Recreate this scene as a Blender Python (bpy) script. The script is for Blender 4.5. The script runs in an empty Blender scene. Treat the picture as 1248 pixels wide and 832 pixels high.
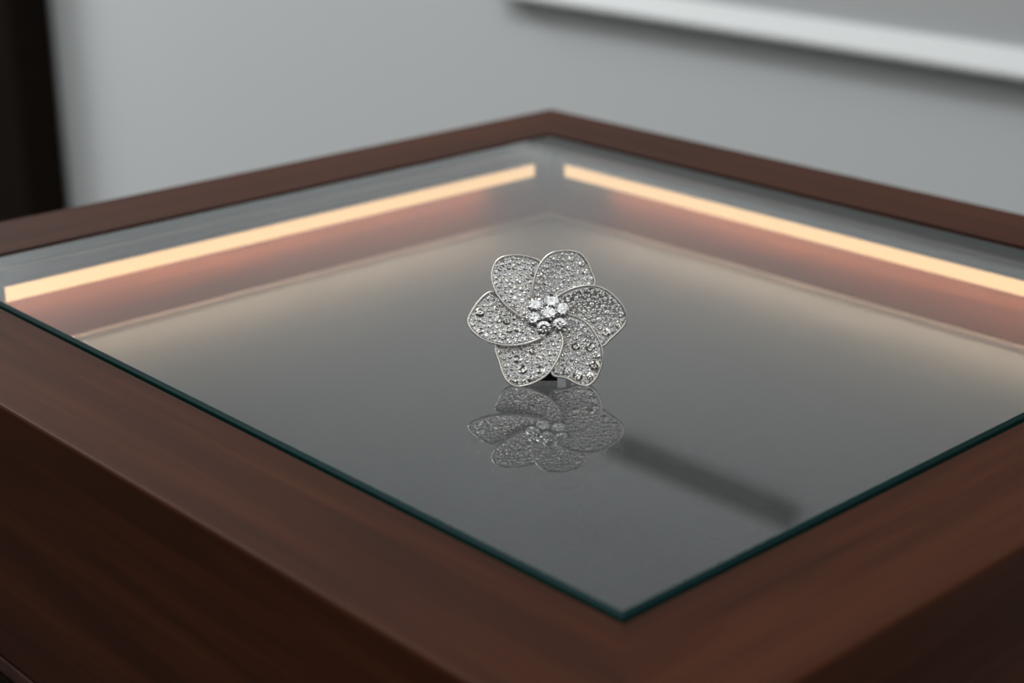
import bpy, bmesh, math, random
from mathutils import Vector, Matrix
random.seed(7)
S = bpy.context.scene
COL = S.collection
PI = math.pi

# ------------------------------------------------------------------ helpers
def link(name, bm, mats, parent=None, smooth=False):
    me = bpy.data.meshes.new(name)
    bm.normal_update()
    bm.to_mesh(me); bm.free()
    for m in (mats if isinstance(mats, (list, tuple)) else [mats]):
        me.materials.append(m)
    if smooth:
        for p in me.polygons: p.use_smooth = True
    o = bpy.data.objects.new(name, me); COL.objects.link(o)
    if parent is not None: o.parent = parent
    return o

def empty(name, loc=(0, 0, 0)):
    o = bpy.data.objects.new(name, None); COL.objects.link(o)
    o.location = loc; o.empty_display_size = .02
    return o

def tag(o, label=None, cat=None, group=None, kind=None):
    if label: o['label'] = label
    if cat: o['category'] = cat
    if group: o['group'] = group
    if kind: o['kind'] = kind
    return o

def add_box(bm, x0, x1, y0, y1, z0, z1, mi=0):
    v = [bm.verts.new((x, y, z)) for z in (z0, z1) for y in (y0, y1) for x in (x0, x1)]
    fs = [(0, 2, 3, 1), (4, 5, 7, 6), (0, 1, 5, 4), (2, 6, 7, 3), (0, 4, 6, 2), (1, 3, 7, 5)]
    out = []
    for f in fs:
        q = bm.faces.new([v[i] for i in f]); q.material_index = mi; out.append(q)
    return out

def bevel_all(bm, off, seg=2):
    bmesh.ops.bevel(bm, geom=list(bm.edges), offset=off, segments=seg, profile=.5, affect='EDGES')

# ------------------------------------------------------------------ materials
def new_mat(name):
    m = bpy.data.materials.new(name); m.use_nodes = True
    nt = m.node_tree; nt.nodes.clear()
    return m, nt, nt.nodes, nt.links

def principled(name, col, rough=.5, metal=0., spec=.5, coat=0.):
    m, nt, N, Lk = new_mat(name)
    o = N.new('ShaderNodeOutputMaterial'); p = N.new('ShaderNodeBsdfPrincipled')
    p.inputs['Base Color'].default_value = (*col, 1)
    p.inputs['Roughness'].default_value = rough
    p.inputs['Metallic'].default_value = metal
    p.inputs['Specular IOR Level'].default_value = spec
    p.inputs['Coat Weight'].default_value = coat
    Lk.new(p.outputs[0], o.inputs[0])
    return m, N, Lk, p

def wood_mat(name, c0, c1, c2, rough=.42, coat=.0, spec=.5):
    m, N, Lk, p = principled(name, c1, rough, 0, spec, coat)
    tc = N.new('ShaderNodeTexCoord')
    mp = N.new('ShaderNodeMapping'); mp.inputs['Scale'].default_value = (2.6, 38, 38)
    Lk.new(tc.outputs['Object'], mp.inputs[0])
    n1 = N.new('ShaderNodeTexNoise'); n1.inputs['Scale'].default_value = 1.6
    n1.inputs['Detail'].default_value = 5; n1.inputs['Distortion'].default_value = .6
    Lk.new(mp.outputs[0], n1.inputs['Vector'])
    mp2 = N.new('ShaderNodeMapping'); mp2.inputs['Scale'].default_value = (14, 420, 420)
    Lk.new(tc.outputs['Object'], mp2.inputs[0])
    n2 = N.new('ShaderNodeTexNoise'); n2.inputs['Scale'].default_value = 1.; n2.inputs['Detail'].default_value = 3
    Lk.new(mp2.outputs[0], n2.inputs['Vector'])
    mx = N.new('ShaderNodeMath'); mx.operation = 'MULTIPLY_ADD'
    Lk.new(n2.outputs[0], mx.inputs[0]); mx.inputs[1].default_value = .28
    Lk.new(n1.outputs[0], mx.inputs[2])
    cr = N.new('ShaderNodeValToRGB'); e = cr.color_ramp.elements
    e[0].position = .42; e[0].color = (*c0, 1)
    e[1].position = .86; e[1].color = (*c2, 1)
    k = e.new(.62); k.color = (*c1, 1)
    Lk.new(mx.outputs[0], cr.inputs[0]); Lk.new(cr.outputs[0], p.inputs['Base Color'])
    b = N.new('ShaderNodeBump'); b.inputs['Strength'].default_value = .05; b.inputs['Distance'].default_value = .0005
    Lk.new(n2.outputs[0], b.inputs['Height']); Lk.new(b.outputs[0], p.inputs['Normal'])
    return m

M_WOOD = wood_mat('walnut', (.040, .0118, .0054), (.061, .0176, .0074), (.095, .029, .011), .48, 0, .09)
M_WOODB = wood_mat('walnut_plinth', (.04, .013, .006), (.065, .02, .009), (.09, .028, .012), .5)
M_POST = wood_mat('dark_stained_wood', (.006, .003, .0018), (.009, .0045, .0025), (.013, .007, .004), .7, 0, .1)
M_RAIL = wood_mat('dark_rail_wood', (.03, .018, .012), (.045, .026, .017), (.06, .035, .023), .6)

# wall paint
M_WALL, N, Lk, p = principled('wall_paint', (.745, .77, .775), .85, 0, .2)
tc = N.new('ShaderNodeTexCoord'); nz = N.new('ShaderNodeTexNoise'); nz.inputs['Scale'].default_value = 220
b = N.new('ShaderNodeBump'); b.inputs['Strength'].default_value = .05; b.inputs['Distance'].default_value = .002
Lk.new(tc.outputs['Object'], nz.inputs['Vector']); Lk.new(nz.outputs[0], b.inputs['Height']); Lk.new(b.outputs[0], p.inputs['Normal'])
M_WHITE = principled('white_lacquer', (.86, .88, .88), .45)[0]
M_PANEL = principled('pale_panel', (.60, .615, .62), .7)[0]

# room floor
M_FLOOR, N, Lk, p = principled('floor_stone', (.10, .095, .09), .5)
tc = N.new('ShaderNodeTexCoord'); nz = N.new('ShaderNodeTexNoise'); nz.inputs['Scale'].default_value = 6; nz.inputs['Detail'].default_value = 6
cr = N.new('ShaderNodeValToRGB'); cr.color_ramp.elements[0].color = (.04, .038, .036, 1); cr.color_ramp.elements[1].color = (.075, .072, .07, 1)
Lk.new(tc.outputs['Object'], nz.inputs['Vector']); Lk.new(nz.outputs[0], cr.inputs[0]); Lk.new(cr.outputs[0], p.inputs['Base Color'])

# grey pad inside the case: fine short-pile fabric
M_PAD, N, Lk, p = principled('grey_pad_fabric', (.105, .112, .12), .9, 0, .15)
p.inputs['Sheen Weight'].default_value = .1
tc = N.new('ShaderNodeTexCoord'); nz = N.new('ShaderNodeTexNoise'); nz.inputs['Scale'].default_value = 900; nz.inputs['Detail'].default_value = 3
cr = N.new('ShaderNodeValToRGB'); cr.color_ramp.elements[0].position = .3; cr.color_ramp.elements[1].position = .7
cr.color_ramp.elements[0].color = (.058, .063, .068, 1); cr.color_ramp.elements[1].color = (.085, .092, .099, 1)
Lk.new(tc.outputs['Object'], nz.inputs['Vector']); Lk.new(nz.outputs[0], cr.inputs[0]); Lk.new(cr.outputs[0], p.inputs['Base Color'])
b = N.new('ShaderNodeBump'); b.inputs['Strength'].default_value = .25; b.inputs['Distance'].default_value = .0004
Lk.new(nz.outputs[0], b.inputs['Height']); Lk.new(b.outputs[0], p.inputs['Normal'])

M_CHANNEL = principled('graphite_channel', (.022, .022, .021), .5, 0, .3)[0]
M_REVEAL = principled('grey_reveal', (.035, .034, .032), .5, 0, .3)[0]
M_BEAD = principled('brushed_bead', (.34, .30, .28), .4, .6)[0]

# clear pane: reflection by angle of incidence (Schlick) over a clear pass-through
def glass_mat(name, k):
    m, nt, N, Lk = new_mat(name)
    o = N.new('ShaderNodeOutputMaterial')
    g = N.new('ShaderNodeNewGeometry')
    d = N.new('ShaderNodeVectorMath'); d.operation = 'DOT_PRODUCT'
    Lk.new(g.outputs['Normal'], d.inputs[0]); Lk.new(g.outputs['Incoming'], d.inputs[1])
    a = N.new('ShaderNodeMath'); a.operation = 'ABSOLUTE'; Lk.new(d.outputs['Value'], a.inputs[0])
    s = N.new('ShaderNodeMath'); s.operation = 'SUBTRACT'; s.inputs[0].default_value = 1; Lk.new(a.outputs[0], s.inputs[1])
    pw = N.new('ShaderNodeMath'); pw.operation = 'POWER'; Lk.new(s.outputs[0], pw.inputs[0]); pw.inputs[1].default_value = 5
    ma = N.new('ShaderNodeMath'); ma.operation = 'MULTIPLY_ADD'; Lk.new(pw.outputs[0], ma.inputs[0])
    ma.inputs[1].default_value = .96 * k; ma.inputs[2].default_value = .04 * k
    t = N.new('ShaderNodeBsdfTransparent'); t.inputs[0].default_value = (.978, .982, .976, 1)
    gl = N.new('ShaderNodeBsdfGlossy'); gl.inputs['Roughness'].default_value = 0.0; gl.inputs[0].default_value = (1, 1, 1, 1)
    mx = N.new('ShaderNodeMixShader')
    Lk.new(ma.outputs[0], mx.inputs[0]); Lk.new(t.outputs[0], mx.inputs[1]); Lk.new(gl.outputs[0], mx.inputs[2])
    Lk.new(mx.outputs[0], o.inputs[0])
    return m
M_GLASS = glass_mat('clear_glass_upper_face', 1.5); M_GLASSB = glass_mat('clear_glass_lower_face', .35)
M_GEDGE = principled('green_glass_edge', (.003, .045, .035), .3, 0, .15)[0]
M_GCHAM = principled('glass_chamfer', (.008, .034, .036), .35, 0, .12)[0]

def emit(name, col, strength):
    m, nt, N, Lk = new_mat(name)
    o = N.new('ShaderNodeOutputMaterial'); e = N.new('ShaderNodeEmission')
    e.inputs[0].default_value = (*col, 1); e.inputs[1].default_value = strength
    Lk.new(e.outputs[0], o.inputs[0]); return m
M_LED = emit('warm_diffuser', (1., .63, .315), 1.55)
M_LEDDOWN = emit('warm_led_tape', (1., .69, .44), 78.)

M_SILVER = principled('white_gold', (.86, .83, .78), .22, 1.)[0]
M_SEAT = principled('pave_seat', (.50, .495, .49), .3, 1.)[0]
M_DIA, N, Lk, p = principled('diamond', (.95, .95, .96), .04, 1.)
g = N.new('ShaderNodeNewGeometry'); cr = N.new('ShaderNodeValToRGB')
cr.color_ramp.elements[0].color = (.95, .96, .99, 1); cr.color_ramp.elements[1].color = (.99, .97, .92, 1)
Lk.new(g.outputs['Random Per Island'], cr.inputs[0]); Lk.new(cr.outputs[0], p.inputs['Base Color'])
M_BLACK = principled('black_metal', (.006, .0055, .005), .35, 0., .2)[0]
M_STEEL = principled('steel_bracket', (.60, .60, .57), .25, 1.)[0]

# ------------------------------------------------------------------ dimensions (metres)
U = .2                      # height of the lens above the glass
GZ = .95                    # glass top above the room floor
A, B = .84193 * U, .92403 * U   # half sizes of the glass top face, along x and y
GAP = .02114 * U            # open joint between the glass and the frame
AI, BI = A + GAP, B + GAP   # inner faces of the frame
FW = (.2415 - .02114) * U              # width of the wooden frame
T = .0034                   # glass thickness
FT = GZ                     # frame top, level with the glass
CB = GZ - .5015 * U         # underside of the case
PADZ = GZ - .2255 * U       # top of the grey pad

# ------------------------------------------------------------------ room
WX = A + 5 * U              # wall plane
bm = bmesh.new(); add_box(bm, WX, WX + .12, -3., 6., 0, 2.9)
tag(link('wall_back', bm, M_WALL), kind='structure')
bm = bmesh.new(); add_box(bm, -3., WX + .12, -3., 6., -.06, 0)
tag(link('floor', bm, M_FLOOR), kind='structure')

# dark post standing in front of the wall, far left
def wall_pt(z_units): return GZ + z_units * U
post = empty('wooden_post', (WX - .052, 2.852, 0))
tag(post, 'dark brown wooden post standing against the pale wall, far beyond the case', 'post')
bm = bmesh.new(); add_box(bm, -.044, .045, -.245, .245, .09, 1.30); bevel_all(bm, .004)
link('shaft', bm, M_POST, post)
bm = bmesh.new(); add_box(bm, -.050, .050, -.255, .255, 0, .09); bevel_all(bm, .004)
link('foot', bm, M_POST, post)
bm = bmesh.new(); add_box(bm, -.050, .050, -.252, .252, 1.30, 1.33); bevel_all(bm, .004)
link('cap', bm, M_POST, post)

# white framed panel on the wall: frame rails and inset board
panel = empty('wall_panel', (WX, 0, 0))
tag(panel, 'white framed panel hung on the pale wall behind the case', 'panel')
def moulding(half, half_in, loc, rx, name, rw=.030, dp=.03):
    """mitred picture-frame moulding, length along local y, outer side at local z=0, face sloping back towards the board"""
    bm = bmesh.new()
    prof = [(-.0004, 0), (-dp + .003, 0), (-dp, .003), (-dp, .007), (-.015, rw), (-.0004, rw)]
    def ring(sg): return [bm.verts.new((x, sg * (half + (half_in - half) * z / rw), z)) for x, z in prof]
    a, b_ = ring(-1), ring(1); n = len(prof)
    for k in range(n): bm.faces.new((a[k], b_[k], b_[(k + 1) % n], a[(k + 1) % n]))
    bm.faces.new(a[::-1]); bm.faces.new(b_)
    bmesh.ops.recalc_face_normals(bm, faces=list(bm.faces))
    o = link(name, bm, M_WHITE, panel); o.location = loc; o.rotation_euler = (rx, 0, 0)
def build_panel(y0, y1, z0, z1, rw=.030):
    hy, hz, cy, cz = (y1 - y0) / 2, (z1 - z0) / 2, (y0 + y1) / 2, (z0 + z1) / 2
    moulding(hy, hy - rw, (0, cy, z0), 0, 'bottom_rail')
    moulding(hy, hy - rw, (0, cy, z1), PI, 'top_rail')
    moulding(hz, hz - rw, (0, y1, cz), PI / 2, 'side_stile')
    moulding(hz, hz - rw, (0, y0, cz), -PI / 2, 'side_stile')
    bm = bmesh.new(); add_box(bm, -.010, -.001, y0 + rw, y1 - rw, z0 + rw, z1 - rw)
    link('board', bm, M_PANEL, panel)
build_panel(-.6, 1.290, GZ - .145, 1.30)

# ------------------------------------------------------------------ display case
case = empty('display_case', (0, 0, CB))
tag(case, 'square walnut display case with glass top and warm light strips', 'display case')
def in_case(o):
    o.parent = case; o.matrix_parent_inverse = Matrix.Translation((0, 0, -CB)); return o

def rail(half_out, half_in, loc, rz):
    """length along local x, outer side at local y=-FW/2"""
    bm = bmesh.new(); z0, z1 = 0, FT - CB
    lo = [(-half_out, -FW / 2), (half_out, -FW / 2), (half_in, FW / 2), (-half_in, FW / 2)]
    vb = [bm.verts.new((x, y, z0)) for x, y in lo]; vt = [bm.verts.new((x, y, z1)) for x, y in lo]
    bm.faces.new(vb[::-1]); bm.faces.new(vt)
    for i in range(4): bm.faces.new((vb[i], vb[(i + 1) % 4], vt[(i + 1) % 4], vt[i]))
    es = [e for e in bm.edges if set(e.verts) in ({vt[0], vt[1]}, {vb[0], vb[1]})]
    bmesh.ops.bevel(bm, geom=es, offset=.0013, segments=3, profile=.5, affect='EDGES')
    o = link('frame_rail', bm, M_WOOD)
    o.location = loc; o.rotation_euler = (0, 0, rz); in_case(o); return o
rail(AI + FW, AI, (0, -BI - FW / 2, CB), 0)
rail(AI + FW, AI, (0, BI + FW / 2, CB), PI)
rail(BI + FW, BI, (AI + FW / 2, 0, CB), PI / 2)
rail(BI + FW, BI, (-AI - FW / 2, 0, CB), -PI / 2)

bm = bmesh.new(); add_box(bm, -AI, AI, -BI, BI, CB + .002, PADZ - .008)
in_case(link('base_panel', bm, M_WOOD))
bm = bmesh.new(); add_box(bm, -AI + .001, AI - .001, -BI + .001, BI - .001, PADZ - .008, PADZ)
bevel_all(bm, .0015)
in_case(link('display_pad', bm, M_PAD))

# glass pane: top and bottom faces clear, chamfered and polished edge green
bm = bmesh.new(); CH_ = .0011
def ring4(g, z): return [bm.verts.new((sx * (A + g), sy * (B + g), z)) for sx, sy in ((-1, -1), (1, -1), (1, 1), (-1, 1))]
rs = [ring4(CH_, GZ - T), ring4(CH_, GZ - .0010), ring4(0, GZ)]
bm.faces.new(rs[0][::-1]).material_index = 2
bm.faces.new(rs[2]).material_index = 0
for a_, b_ in zip(rs, rs[1:]):
    for i in range(4):
        bm.faces.new((a_[i], a_[(i + 1) % 4], b_[(i + 1) % 4], b_[i])).material_index = 1 if a_ is rs[0] else 3
in_case(tag(link('glass_top', bm, [M_GLASS, M_GEDGE, M_GLASSB, M_GCHAM]), 'clear glass pane with dark green edge'))

# inner linings under the glass, on the two far walls
def zz(u): return GZ + u * U
e = .0004
def lining(name, mat, u1, u0, depth, bevel=0, wall='both', ends=(0, 0)):
    if wall in ('both', 'y'):
        bm = bmesh.new(); add_box(bm, -AI + ends[0] + e, AI - ends[1] - e, BI - depth, BI - e, zz(u0), zz(u1))
        if bevel: bevel_all(bm, bevel)
        in_case(link(name, bm, mat))
    if wall in ('both', 'x'):
        bm = bmesh.new(); add_box(bm, AI - depth, AI - e, -BI + ends[0] + e, BI - ends[1] - e - (depth if ends[1] == 0 else 0), zz(u0), zz(u1))
        if bevel: bevel_all(bm, bevel)
        in_case(link(name, bm, mat))
lining('glass_support', M_REVEAL, -.0172, -.0225, .0065)
lining('trim_bead', M_BEAD, -.0225, -.0275, .0075)
lining('light_channel', M_CHANNEL, -.0275, -.0555, .0040)

# light strips: glowing front lip and a light tape facing down
def led(x0, x1, wall):
    bm = bmesh.new()
    d = .0090
    if wall == 'y':
        f = add_box(bm, x0, x1, BI - d, BI - e, zz(-.0885), zz(-.0565))
    else:
        f = add_box(bm, AI - d, AI - e, x0, x1, zz(-.0885), zz(-.0565))
    # the tape looks down from the outer half of the strip's underside
    bmesh.ops.bisect_plane(bm, geom=list(bm.verts) + list(bm.edges) + list(bm.faces),
                           plane_co=(AI - .0060, BI - .0060, 0), plane_no=(0, 1, 0) if wall == 'y' else (1, 0, 0))
    co, no = (x1 - .13 * U, (1, 0, 0)) if wall == 'y' else (x1 - .13 * U, (0, 1, 0))
    bmesh.ops.bisect_plane(bm, geom=list(bm.verts) + list(bm.edges) + list(bm.faces),
                           plane_co=(co, co, 0), plane_no=no)
    bm.normal_update()
    for q in bm.faces:
        c = q.calc_center_median(); along, out = (c.x, c.y - BI) if wall == 'y' else (c.y, c.x - AI)
        face = abs(q.normal.y if wall == 'y' else q.normal.x) > .9 and out < -.005
        tape = q.normal.z < -.9 and out < -.006 and along < co
        q.material_index = 1 if tape else 0 if face else 2
    o = in_case(link('light_strip', bm, [M_LED, M_LEDDOWN, M_CHANNEL]))
    o['label'] = 'glowing warm light strip'
led(-.722 * U, .765 * U, 'y')
led(-.79 * U, .843 * U, 'x')
lining('floor_trim', M_BEAD, -.212, -.2250, .0022)

# ------------------------------------------------------------------ pedestal below the case
ped = empty('pedestal', (0, 0, 0))
tag(ped, 'brown wooden pedestal with a projecting ledge, carrying the glass-topped case', 'pedestal')
OX, OY = AI + FW, BI + FW
def slab(name, mat, grow, z0, z1, bev=.0008):
    bm = bmesh.new(); add_box(bm, -OX - grow, OX + grow, -OY - grow, OY + grow, z0, z1); bevel_all(bm, bev)
    return link(name, bm, mat, ped)
slab('spacer', M_POST, -.004, CB - .0014, CB)
slab('top_ledge', M_WOODB, 0, CB - .0076, CB - .0014)
slab('body', M_POST, .0014, .04, CB - .0076, .0006)
slab('base', M_POST, -.02, 0, .04)

# ------------------------------------------------------------------ unseen dark rail added on the wall, to mirror as a streak in the glass
wr = empty('added_streak_rail', (WX, .90, GZ + .761))
tag(wr, 'slim dark rail added out of view on the wall, to mirror as a dark streak in the glass', 'rail')
bm = bmesh.new(); add_box(bm, -.024, -.006, -.165, .165, -.010, .010); bevel_all(bm, .004)
link('bar', bm, M_RAIL, wr)
for yy in (-.13, .13):
    bm = bmesh.new(); add_box(bm, -.006, -.0004, yy - .012, yy + .012, -.012, .012)
    link('bracket', bm, M_BLACK, wr)

# ------------------------------------------------------------------ camera
TH = math.radians(43.14535)
FWD = Vector((math.sin(TH), math.cos(TH), 0)); RGT = Vector((math.cos(TH), -math.sin(TH), 0))
PITCH = math.radians(20.24586)
CAM = Vector((-2.14777 * U, -2.12162 * U, GZ + U))
FPX = 2018.21
cd = bpy.data.cameras.new('camera'); cam = bpy.data.objects.new('camera', cd); COL.objects.link(cam)
cd.sensor_width = 36; cd.lens = FPX / 1248 * 36; cd.clip_start = .01
view = FWD * math.cos(PITCH) - Vector((0, 0, 1)) * math.sin(PITCH)
upv = FWD * math.sin(PITCH) + Vector((0, 0, 1)) * math.cos(PITCH)
cam.matrix_world = Matrix(((RGT.x, upv.x, -view.x, CAM.x), (RGT.y, upv.y, -view.y, CAM.y), (RGT.z, upv.z, -view.z, CAM.z), (0, 0, 0, 1)))
S.camera = cam

# ------------------------------------------------------------------ brooch
mm = .001
KK = .2675 / 5.2            # drawing units of the petal outlines to millimetres
def D(u, v): return ((u - 610) * KK, (485 - v) * KK)
PET = {
 'A': [(470, 505), (395, 470), (330, 415), (280, 345), (254, 255), (262, 190), (290, 140), (340, 112), (420, 103), (500, 115), (565, 145), (585, 220), (580, 310), (575, 410)],
 'B': [(540, 425), (516, 350), (520, 290), (540, 215), (575, 150), (620, 105), (680, 82), (760, 78), (820, 95), (860, 140), (890, 205), (912, 285), (860, 340), (760, 390), (650, 440)],
 'C': [(640, 425), (670, 378), (720, 345), (790, 318), (860, 306), (930, 312), (1000, 345), (1060, 400), (1096, 450), (1111, 502), (1100, 550), (1060, 595), (1010, 640), (955, 688), (880, 650), (790, 580), (680, 520)],
 'D': [(680, 478), (755, 490), (820, 518), (872, 560), (920, 630), (950, 700), (957, 765), (945, 830), (915, 895), (875, 935), (838, 940), (790, 925), (720, 888), (640, 868), (630, 780), (630, 680), (620, 580)],
 'E': [(655, 560), (697, 620), (705, 670), (690, 730), (665, 790), (610, 868), (540, 915), (480, 938), (410, 945), (355, 912), (325, 860), (303, 790), (280, 700), (330, 640), (430, 590), (550, 540)],
 'F': [(610, 560), (590, 620), (540, 650), (470, 675), (400, 686), (335, 686), (260, 670), (190, 640), (130, 590), (105, 540), (110, 500), (150, 430), (200, 370), (255, 340), (330, 380), (420, 450), (530, 480)],
}
OVER = {'A': 'B', 'B': 'C', 'C': 'D', 'D': 'E', 'E': 'F', 'F': 'A'}   # each petal lies under its neighbour's lifted edge
def smooth_loop(pts, n=6):
    out = []; L = len(pts)
    for i in range(L):
        p0, p1, p2, p3 = (Vector(pts[(i + k) % L]) for k in (-1, 0, 1, 2))
        for j in range(n):
            t = j / n
            out.append(.5 * (2 * p1 + (p2 - p0) * t + (2 * p0 - 5 * p1 + 4 * p2 - p3) * t * t + (3 * p1 - p0 - 3 * p2 + p3) * t ** 3))
    return out
LOOP = {k: smooth_loop([D(*q) for q in v]) for k, v in PET.items()}
def inside(p, L):
    c = False; n = len(L)
    for i in range(n):
        a, b_ = L[i], L[i - 1]
        if (a[1] > p[1]) != (b_[1] > p[1]) and p[0] < (b_[0] - a[0]) * (p[1] - a[1]) / (b_[1] - a[1]) + a[0]: c = not c
    return c
def edge_dist(p, L):
    best = 1e9
    for i in range(len(L)):
        a, b_ = L[i - 1], L[i]; d = b_ - a
        t = max(0, min(1, (Vector(p) - a).dot(d) / max(d.length_squared, 1e-9)))
        best = min(best, (Vector(p) - a - d * t).length)
    return best
def centroid(L):
    s = Vector((0, 0)); ar = 0
    for i in range(len(L)):
        a, b_ = L[i - 1], L[i]; c = a.x * b_.y - b_.x * a.y
        s += (a + b_) * c; ar += c
    return s / (3 * ar)
CEN = {k: centroid(L) for k, L in LOOP.items()}
def zfun(k, p):
    c = CEN[k]; al = math.atan2(c.y, c.x)
    v = Vector((-math.sin(al), math.cos(al))); u_ = Vector((math.cos(al), math.sin(al)))
    s = Vector(p).dot(v); r = Vector(p).dot(u_)
    return .155 * s + .0014 * r * r + .008 * s * s + .3
def nfun(k, p):
    h = .05
    dx = (zfun(k, (p[0] + h, p[1])) - zfun(k, (p[0] - h, p[1]))) / (2 * h)
    dy = (zfun(k, (p[0], p[1] + h)) - zfun(k, (p[0], p[1] - h))) / (2 * h)
    return Vector((-dx, -dy, 1)).normalized()

LEAN = math.radians(27)
NRM = -FWD * math.cos(LEAN) + Vector((0, 0, 1)) * math.sin(LEAN)
UPF = FWD * math.sin(LEAN) + Vector((0, 0, 1)) * math.cos(LEAN)
def ray(px, py):
    return (view + RGT * ((px - 624) / FPX) - upv * ((py - 416) / FPX))
LOWEST = min(min(p.y for p in L) for L in LOOP.values())
CH = (-LOWEST) * math.cos(LEAN) * mm - .0007           # height of the flower's heart over the glass
d_ = ray(667.3, 383.3); sc = (GZ + CH - CAM.z) / d_.z
HEART = CAM + d_ * sc
MF = Matrix(((RGT.x, UPF.x, NRM.x, HEART.x), (RGT.y, UPF.y, NRM.y, HEART.y), (RGT.z, UPF.z, NRM.z, HEART.z), (0, 0, 0, 1)))
base_pt = HEART + FWD * .004; base_pt.z = GZ
brooch = empty('flower_brooch', base_pt)
tag(brooch, 'sparkling six-petal diamond flower brooch standing on the glass top of the case', 'brooch')
INV = Matrix.Translation(-base_pt)
def in_brooch(o, parent=None):
    """mesh given in millimetres in the flower's own plane"""
    o.data.transform(INV @ MF @ Matrix.Scale(mm, 4))
    if parent is None: o.parent = brooch
    else: o.parent = parent
    return o

def stone(bm, pos, nrm, R, rot, rich=False):
    """round brilliant: girdle, crown facets and the star of facets seen through the table"""
    z = nrm; x = z.orthogonal().normalized(); y = z.cross(x)
    def P(r, a, h):
        return bm.verts.new(pos + (x * math.cos(a) + y * math.sin(a)) * r * R + z * h * R * hs)
    n = 16 if rich else 8
    hs = .34 if rich else .72
    st = 2 * PI / n
    j = lambda s=(.07 if rich else .10): random.uniform(-s, s)
    g = [P(1, rot + i * st / 2, .08 + j()) for i in range(2 * n)]
    m = [P(.78, rot + (i + .5) * st, .36 + j()) for i in range(n)]
    t = [P(.56, rot + i * st, .50 + j()) for i in range(n)]
    q = [P(.30, rot + (i + .5) * st, (.44 if rich else .34) + j()) for i in range(n)]
    c = P(.0, 0, (.52 if rich else .46) + j())
    lo = [P(.92, rot + i * st / 2, -.25) for i in range(2 * n)]
    F = bm.faces.new
    for i in range(n):
        i1 = (i + 1) % n
        F((g[2 * i], g[2 * i + 1], m[i])); F((g[2 * i + 1], g[(2 * i + 2) % (2 * n)], m[i]))
        F((t[i], m[i - 1], g[2 * i])); F((t[i], g[2 * i], m[i]))
        F((t[i], m[i], t[i1]))
        F((t[i], t[i1], q[i]))
        F((t[i], q[i], q[i - 1]))
        F((q[i - 1], q[i], c))
    for i in range(2 * n):
        i1 = (i + 1) % (2 * n)
        F((lo[i], lo[i1], g[i1], g[i]))

def tube(bm, pts, r, closed=False, n=8, flat=1.):
    rings = []; L = len(pts)
    for i, p in enumerate(pts):
        a = pts[i - 1] if (i or closed) else p
        b_ = pts[(i + 1) % L] if (i < L - 1 or closed) else p
        d = (b_ - a).normalized(); up = Vector((0, 0, 1)); s = d.cross(up).normalized(); u2 = s.cross(d)
        rings.append([bm.verts.new(p + s * math.cos(2 * PI * k / n) * r + u2 * math.sin(2 * PI * k / n) * r * flat) for k in range(n)])
    for i in range(L if closed else L - 1):
        a, b_ = rings[i], rings[(i + 1) % L]
        for k in range(n): bm.faces.new((a[k], a[(k + 1) % n], b_[(k + 1) % n], b_[k]))
    if not closed:
        bm.faces.new(rings[0]); bm.faces.new(rings[-1][::-1])
    bmesh.ops.recalc_face_normals(bm, faces=list(bm.faces))

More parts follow.
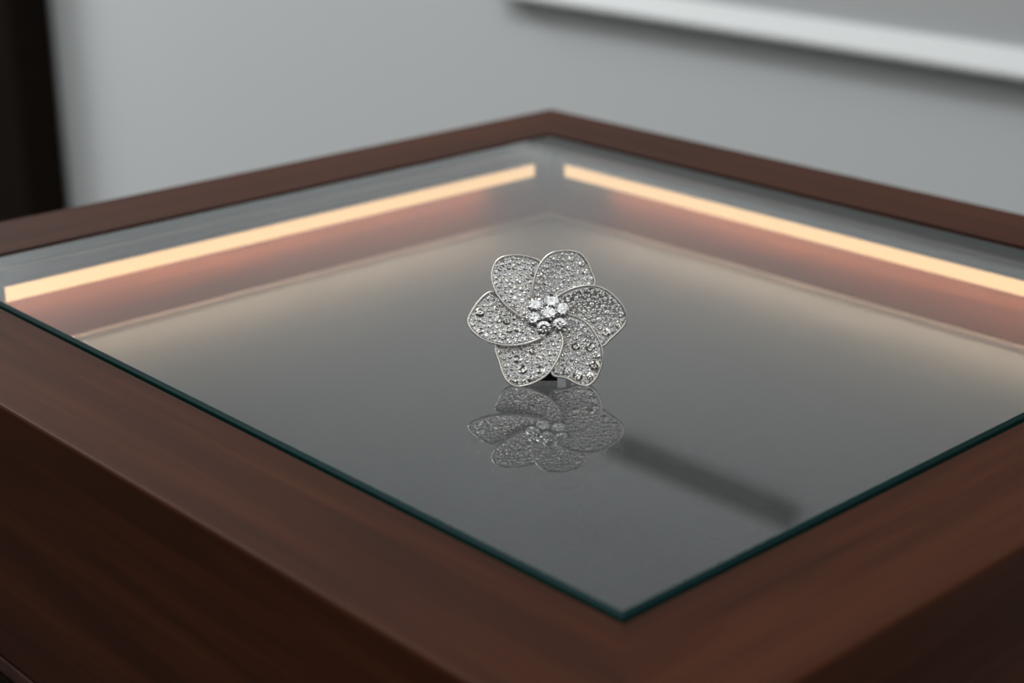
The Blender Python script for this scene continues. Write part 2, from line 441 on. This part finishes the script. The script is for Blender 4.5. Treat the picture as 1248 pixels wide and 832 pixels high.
BIG = {  # the larger stones that read singly, in drawing units (centre, radius)
 'D': [(880, 885, 40), (905, 812, 36), (915, 750, 34), (880, 700, 36), (800, 880, 34), (730, 850, 28), (850, 800, 34), (790, 690, 30)],
 'E': [(405, 905, 36), (350, 860, 32), (325, 790, 34), (500, 895, 36), (450, 840, 32), (420, 770, 30), (560, 840, 32), (520, 720, 30)],
 'F': [(135, 545, 30), (180, 590, 32), (180, 470, 34), (300, 520, 26), (350, 530, 26), (365, 585, 26), (325, 630, 28), (415, 580, 28)],
 'C': [(1075, 485, 34), (1060, 550, 30), (980, 600, 30), (960, 355, 26), (890, 340, 26)],
 'A': [(330, 160, 22), (430, 270, 20), (400, 180, 20)],
 'B': [(830, 160, 24), (850, 210, 24), (760, 130, 22), (560, 235, 20)],
}
for k in 'ABCDEF':
    L = LOOP[k]; cen = CEN[k]
    # petal plate
    bm = bmesh.new(); rings = []
    NR = 7; th = .75
    for side in (0, 1):
        rs = []
        for q in range(1, NR + 1):
            f = q / NR
            rs.append([bm.verts.new((*(cen + (p - cen) * f), zfun(k, cen + (p - cen) * f) - side * th)) for p in L])
        c = bm.verts.new((*cen, zfun(k, cen) - side * th))
        n = len(L)
        for i in range(n):
            i1 = (i + 1) % n
            bm.faces.new((c, rs[0][i], rs[0][i1]) if not side else (c, rs[0][i1], rs[0][i]))
            for q in range(NR - 1):
                vs = (rs[q][i], rs[q + 1][i], rs[q + 1][i1], rs[q][i1])
                bm.faces.new(vs if not side else vs[::-1])
        rings.append(rs[-1])
    for i in range(len(L)):
        i1 = (i + 1) % len(L)
        bm.faces.new((rings[0][i], rings[1][i], rings[1][i1], rings[0][i1]))
    bmesh.ops.recalc_face_normals(bm, faces=list(bm.faces))
    pet = in_brooch(link('petal', bm, M_SEAT, None, smooth=True))
    # polished rim
    bm = bmesh.new()
    tube(bm, [Vector((p.x, p.y, zfun(k, p) - .1)) for p in L], .40, closed=True, flat=1.5)
    in_brooch(link('petal_rim', bm, M_SILVER, None, smooth=True), pet)
    # pave stones: large ones first, then darts of falling size
    OL = LOOP[OVER[k]]
    placed = []
    def ok(p, r):
        for q in placed:
            if (p[0] - q[0]) ** 2 + (p[1] - q[1]) ** 2 < ((r + q[2]) * .96) ** 2: return False
        if not inside(p, L) or edge_dist(p, L) < r + .28: return False
        return not (inside(p, OL) and edge_dist(p, OL) > r + .2)
    for (u, v, r) in BIG[k]:
        p = D(u, v); r = r * KK
        for sh in (1, .85, .7):
            if ok(p, r * sh): placed.append((p[0], p[1], r * sh)); break
    xs = [p.x for p in L]; ys = [p.y for p in L]
    for r, tries in ((.85, 500), (.72, 900), (.6, 2500), (.48, 6000), (.36, 6000)):
        for _ in range(tries):
            p = (random.uniform(min(xs), max(xs)), random.uniform(min(ys), max(ys)))
            if ok(p, r): placed.append((p[0], p[1], r))
    placed.sort(key=lambda q: -q[2])
    field = bmesh.new()
    for i, (x, y, r) in enumerate(placed):
        pos = Vector((x, y, zfun(k, (x, y)) + .02)); nr = nfun(k, (x, y))
        nr = (nr + Vector((random.uniform(-.1, .1), random.uniform(-.1, .1), 0))).normalized()
        if i < 16:
            b1 = bmesh.new(); stone(b1, pos, nr, r, random.uniform(0, 1)); in_brooch(link('pave_diamond', b1, M_DIA), pet)
        else:
            stone(field, pos, nr, r, random.uniform(0, 1))
    tag(in_brooch(link('pave_field', field, M_DIA), pet), kind='stuff')

# heart of seven larger stones, each on its cup, with bead prongs between
HZ = 2.2
seats = [(535, 425, 47, 0), (633, 402, 46, .1), (700, 460, 47, 0), (685, 557, 45, 0), (585, 578, 46, 0), (517, 518, 46, 0), (612, 486, 47, .6)]
for (u, v, r, dz) in seats:
    x, y = D(u, v); bm = bmesh.new()
    stone(bm, Vector((x, y, HZ + dz)), Vector((x * .035, y * .035, 1)).normalized(), r * KK, random.uniform(0, 1), True)
    s = in_brooch(link('heart_diamond', bm, M_DIA))
    bm = bmesh.new()
    R = r * KK
    prof = [(R * .98, HZ + dz - .15 * R), (R * .9, HZ + dz - .5 * R), (R * .45, HZ + dz - 1.3 * R), (R * .3, -.6)]
    n = 16; rr = [[bm.verts.new((x + a * math.cos(2 * PI * i / n), y + a * math.sin(2 * PI * i / n), z)) for i in range(n)] for a, z in prof]
    for a, b_ in zip(rr, rr[1:]):
        for i in range(n): bm.faces.new((a[i], b_[i], b_[(i + 1) % n], a[(i + 1) % n]))
    bm.faces.new(rr[0]); bm.faces.new(rr[-1][::-1])
    bmesh.ops.recalc_face_normals(bm, faces=list(bm.faces))
    in_brooch(link('cup', bm, M_SEAT, None, smooth=False), s)
for (u, v, r, dz) in [(492, 380, 11, -.2), (757, 440, 12, -.2), (452, 525, 12, -.2), (568, 628, 12, -.2), (722, 593, 11, 0), (577, 452, 10, .7), (575, 517, 11, .8), (655, 440, 9, .8), (650, 508, 9, .8), (630, 525, 9, .8)]:
    x, y = D(u, v); bm = bmesh.new(); R = r * KK
    n = 10; prof = [(R * .9, -.2), (R, HZ + dz)] + [(R * math.cos(a), HZ + dz + R * math.sin(a)) for a in (.4, .8, 1.2)]
    rr = [[bm.verts.new((x + a * math.cos(2 * PI * i / n), y + a * math.sin(2 * PI * i / n), z)) for i in range(n)] for a, z in prof]
    for a, b_ in zip(rr, rr[1:]):
        for i in range(n): bm.faces.new((a[i], a[(i + 1) % n], b_[(i + 1) % n], b_[i]))
    bm.faces.new(rr[-1]); bm.faces.new(rr[0][::-1])
    bmesh.ops.recalc_face_normals(bm, faces=list(bm.faces))
    in_brooch(link('prong', bm, M_SILVER, None, smooth=True))

# stand at the back: dark upright block, foot and two steel side plates (built upright, not in the flower's plane)
MS = Matrix(((RGT.x, FWD.x, 0, 0), (RGT.y, FWD.y, 0, 0), (0, 0, 1, 0), (0, 0, 0, 1))) @ Matrix.Scale(mm, 4)
def upright(name, mat, boxes, bev=.25):
    bm = bmesh.new()
    for q in boxes: add_box(bm, *q)
    bevel_all(bm, bev)
    o = link(name, bm, mat); o.data.transform(MS); o.parent = brooch; return o
upright('stand_block', M_BLACK, [(-5.8, 3.4, -8.2, -4.4, .0, 9.)])
upright('stand_toe', M_BLACK, [(-5.2, 3.2, -11.4, -8.0, .0, 3.0)])
upright('stem', M_BLACK, [(-2., 2., -4.4, -2.4, .0, 20)])
upright('stand_foot', M_STEEL, [(-8.6, 8.6, -4.2, 1.5, 0, 1.0)], .2)
upright('side_plate', M_STEEL, [(-8.4, -7.2, -7.4, -4.2, 0., 8.)], .2)
upright('side_plate', M_STEEL, [(6.2, 8.0, -7.4, -4.2, 0., 8.)], .2)
upright('pin_bar', M_STEEL, [(-8.4, 8.0, -4.3, -3.2, 6.5, 8)], .2)

# ------------------------------------------------------------------ lights
def area(name, loc, target, size, power, col=(1, 1, 1), size_y=None):
    l = bpy.data.lights.new(name, 'AREA'); l.energy = power; l.color = col
    l.shape = 'RECTANGLE' if size_y else 'SQUARE'; l.size = size
    if size_y: l.size_y = size_y
    o = bpy.data.objects.new(name, l); COL.objects.link(o); o.location = loc
    o.rotation_euler = (Vector(target) - Vector(loc)).to_track_quat('-Z', 'Y').to_euler(); return o
area('linear_ceiling_light', (.03, 1.3, 2.3), (.03, 1.3, 0), .4, 14.2, (.98, 1., 1.), 1.9)
area('ceiling_panel_light', (.25, 3.8, 2.3), (.25, 3.8, 0), .8, 42, (.98, 1., 1.), .8)
for i in range(40):  # unseen spots added overhead so the diamond facets flash
    a = i * 2.399; r = .5 + .065 * i
    l = bpy.data.lights.new('sparkle_spot', 'SPOT'); l.energy = .38; l.spot_size = math.radians(80); l.spot_blend = .5; l.shadow_soft_size = .085
    o = bpy.data.objects.new('sparkle_spot', l); COL.objects.link(o); o.location = (-.9 + r * .7 * math.cos(a), -.6 + r * .8 * math.sin(a), 2.35)
    o.rotation_euler = (Vector((0, 0, .97)) - o.location).to_track_quat('-Z', 'Y').to_euler()

w = bpy.data.worlds.new('world'); S.world = w; w.use_nodes = True
N = w.node_tree.nodes; Lk = w.node_tree.links        # the rest of the showroom: bright high walls, dim floor and ceiling
tc = N.new('ShaderNodeTexCoord'); sx = N.new('ShaderNodeSeparateXYZ'); cr = N.new('ShaderNodeValToRGB')
Lk.new(tc.outputs['Generated'], sx.inputs[0]); Lk.new(sx.outputs['Z'], cr.inputs[0])
el = cr.color_ramp.elements
el[0].position = .29; el[0].color = (.05, .05, .05, 1); el[1].position = .95; el[1].color = (.06, .06, .06, 1)
q = el.new(.42); q.color = (.74, .75, .745, 1); q = el.new(.87); q.color = (.74, .75, .745, 1)
Lk.new(cr.outputs[0], N['Background'].inputs[0]); N['Background'].inputs[1].default_value = 1.

cd.dof.use_dof = True
cd.dof.focus_distance = (HEART - CAM).dot(view)
cd.dof.aperture_fstop = 8.5
cd.dof.aperture_blades = 0

S.view_settings.view_transform = 'Standard'; S.view_settings.look = 'None'
S.view_settings.exposure = 0; S.view_settings.gamma = 1; S.view_settings.use_curve_mapping = False
S.cycles.max_bounces = 8; S.cycles.transparent_max_bounces = 12
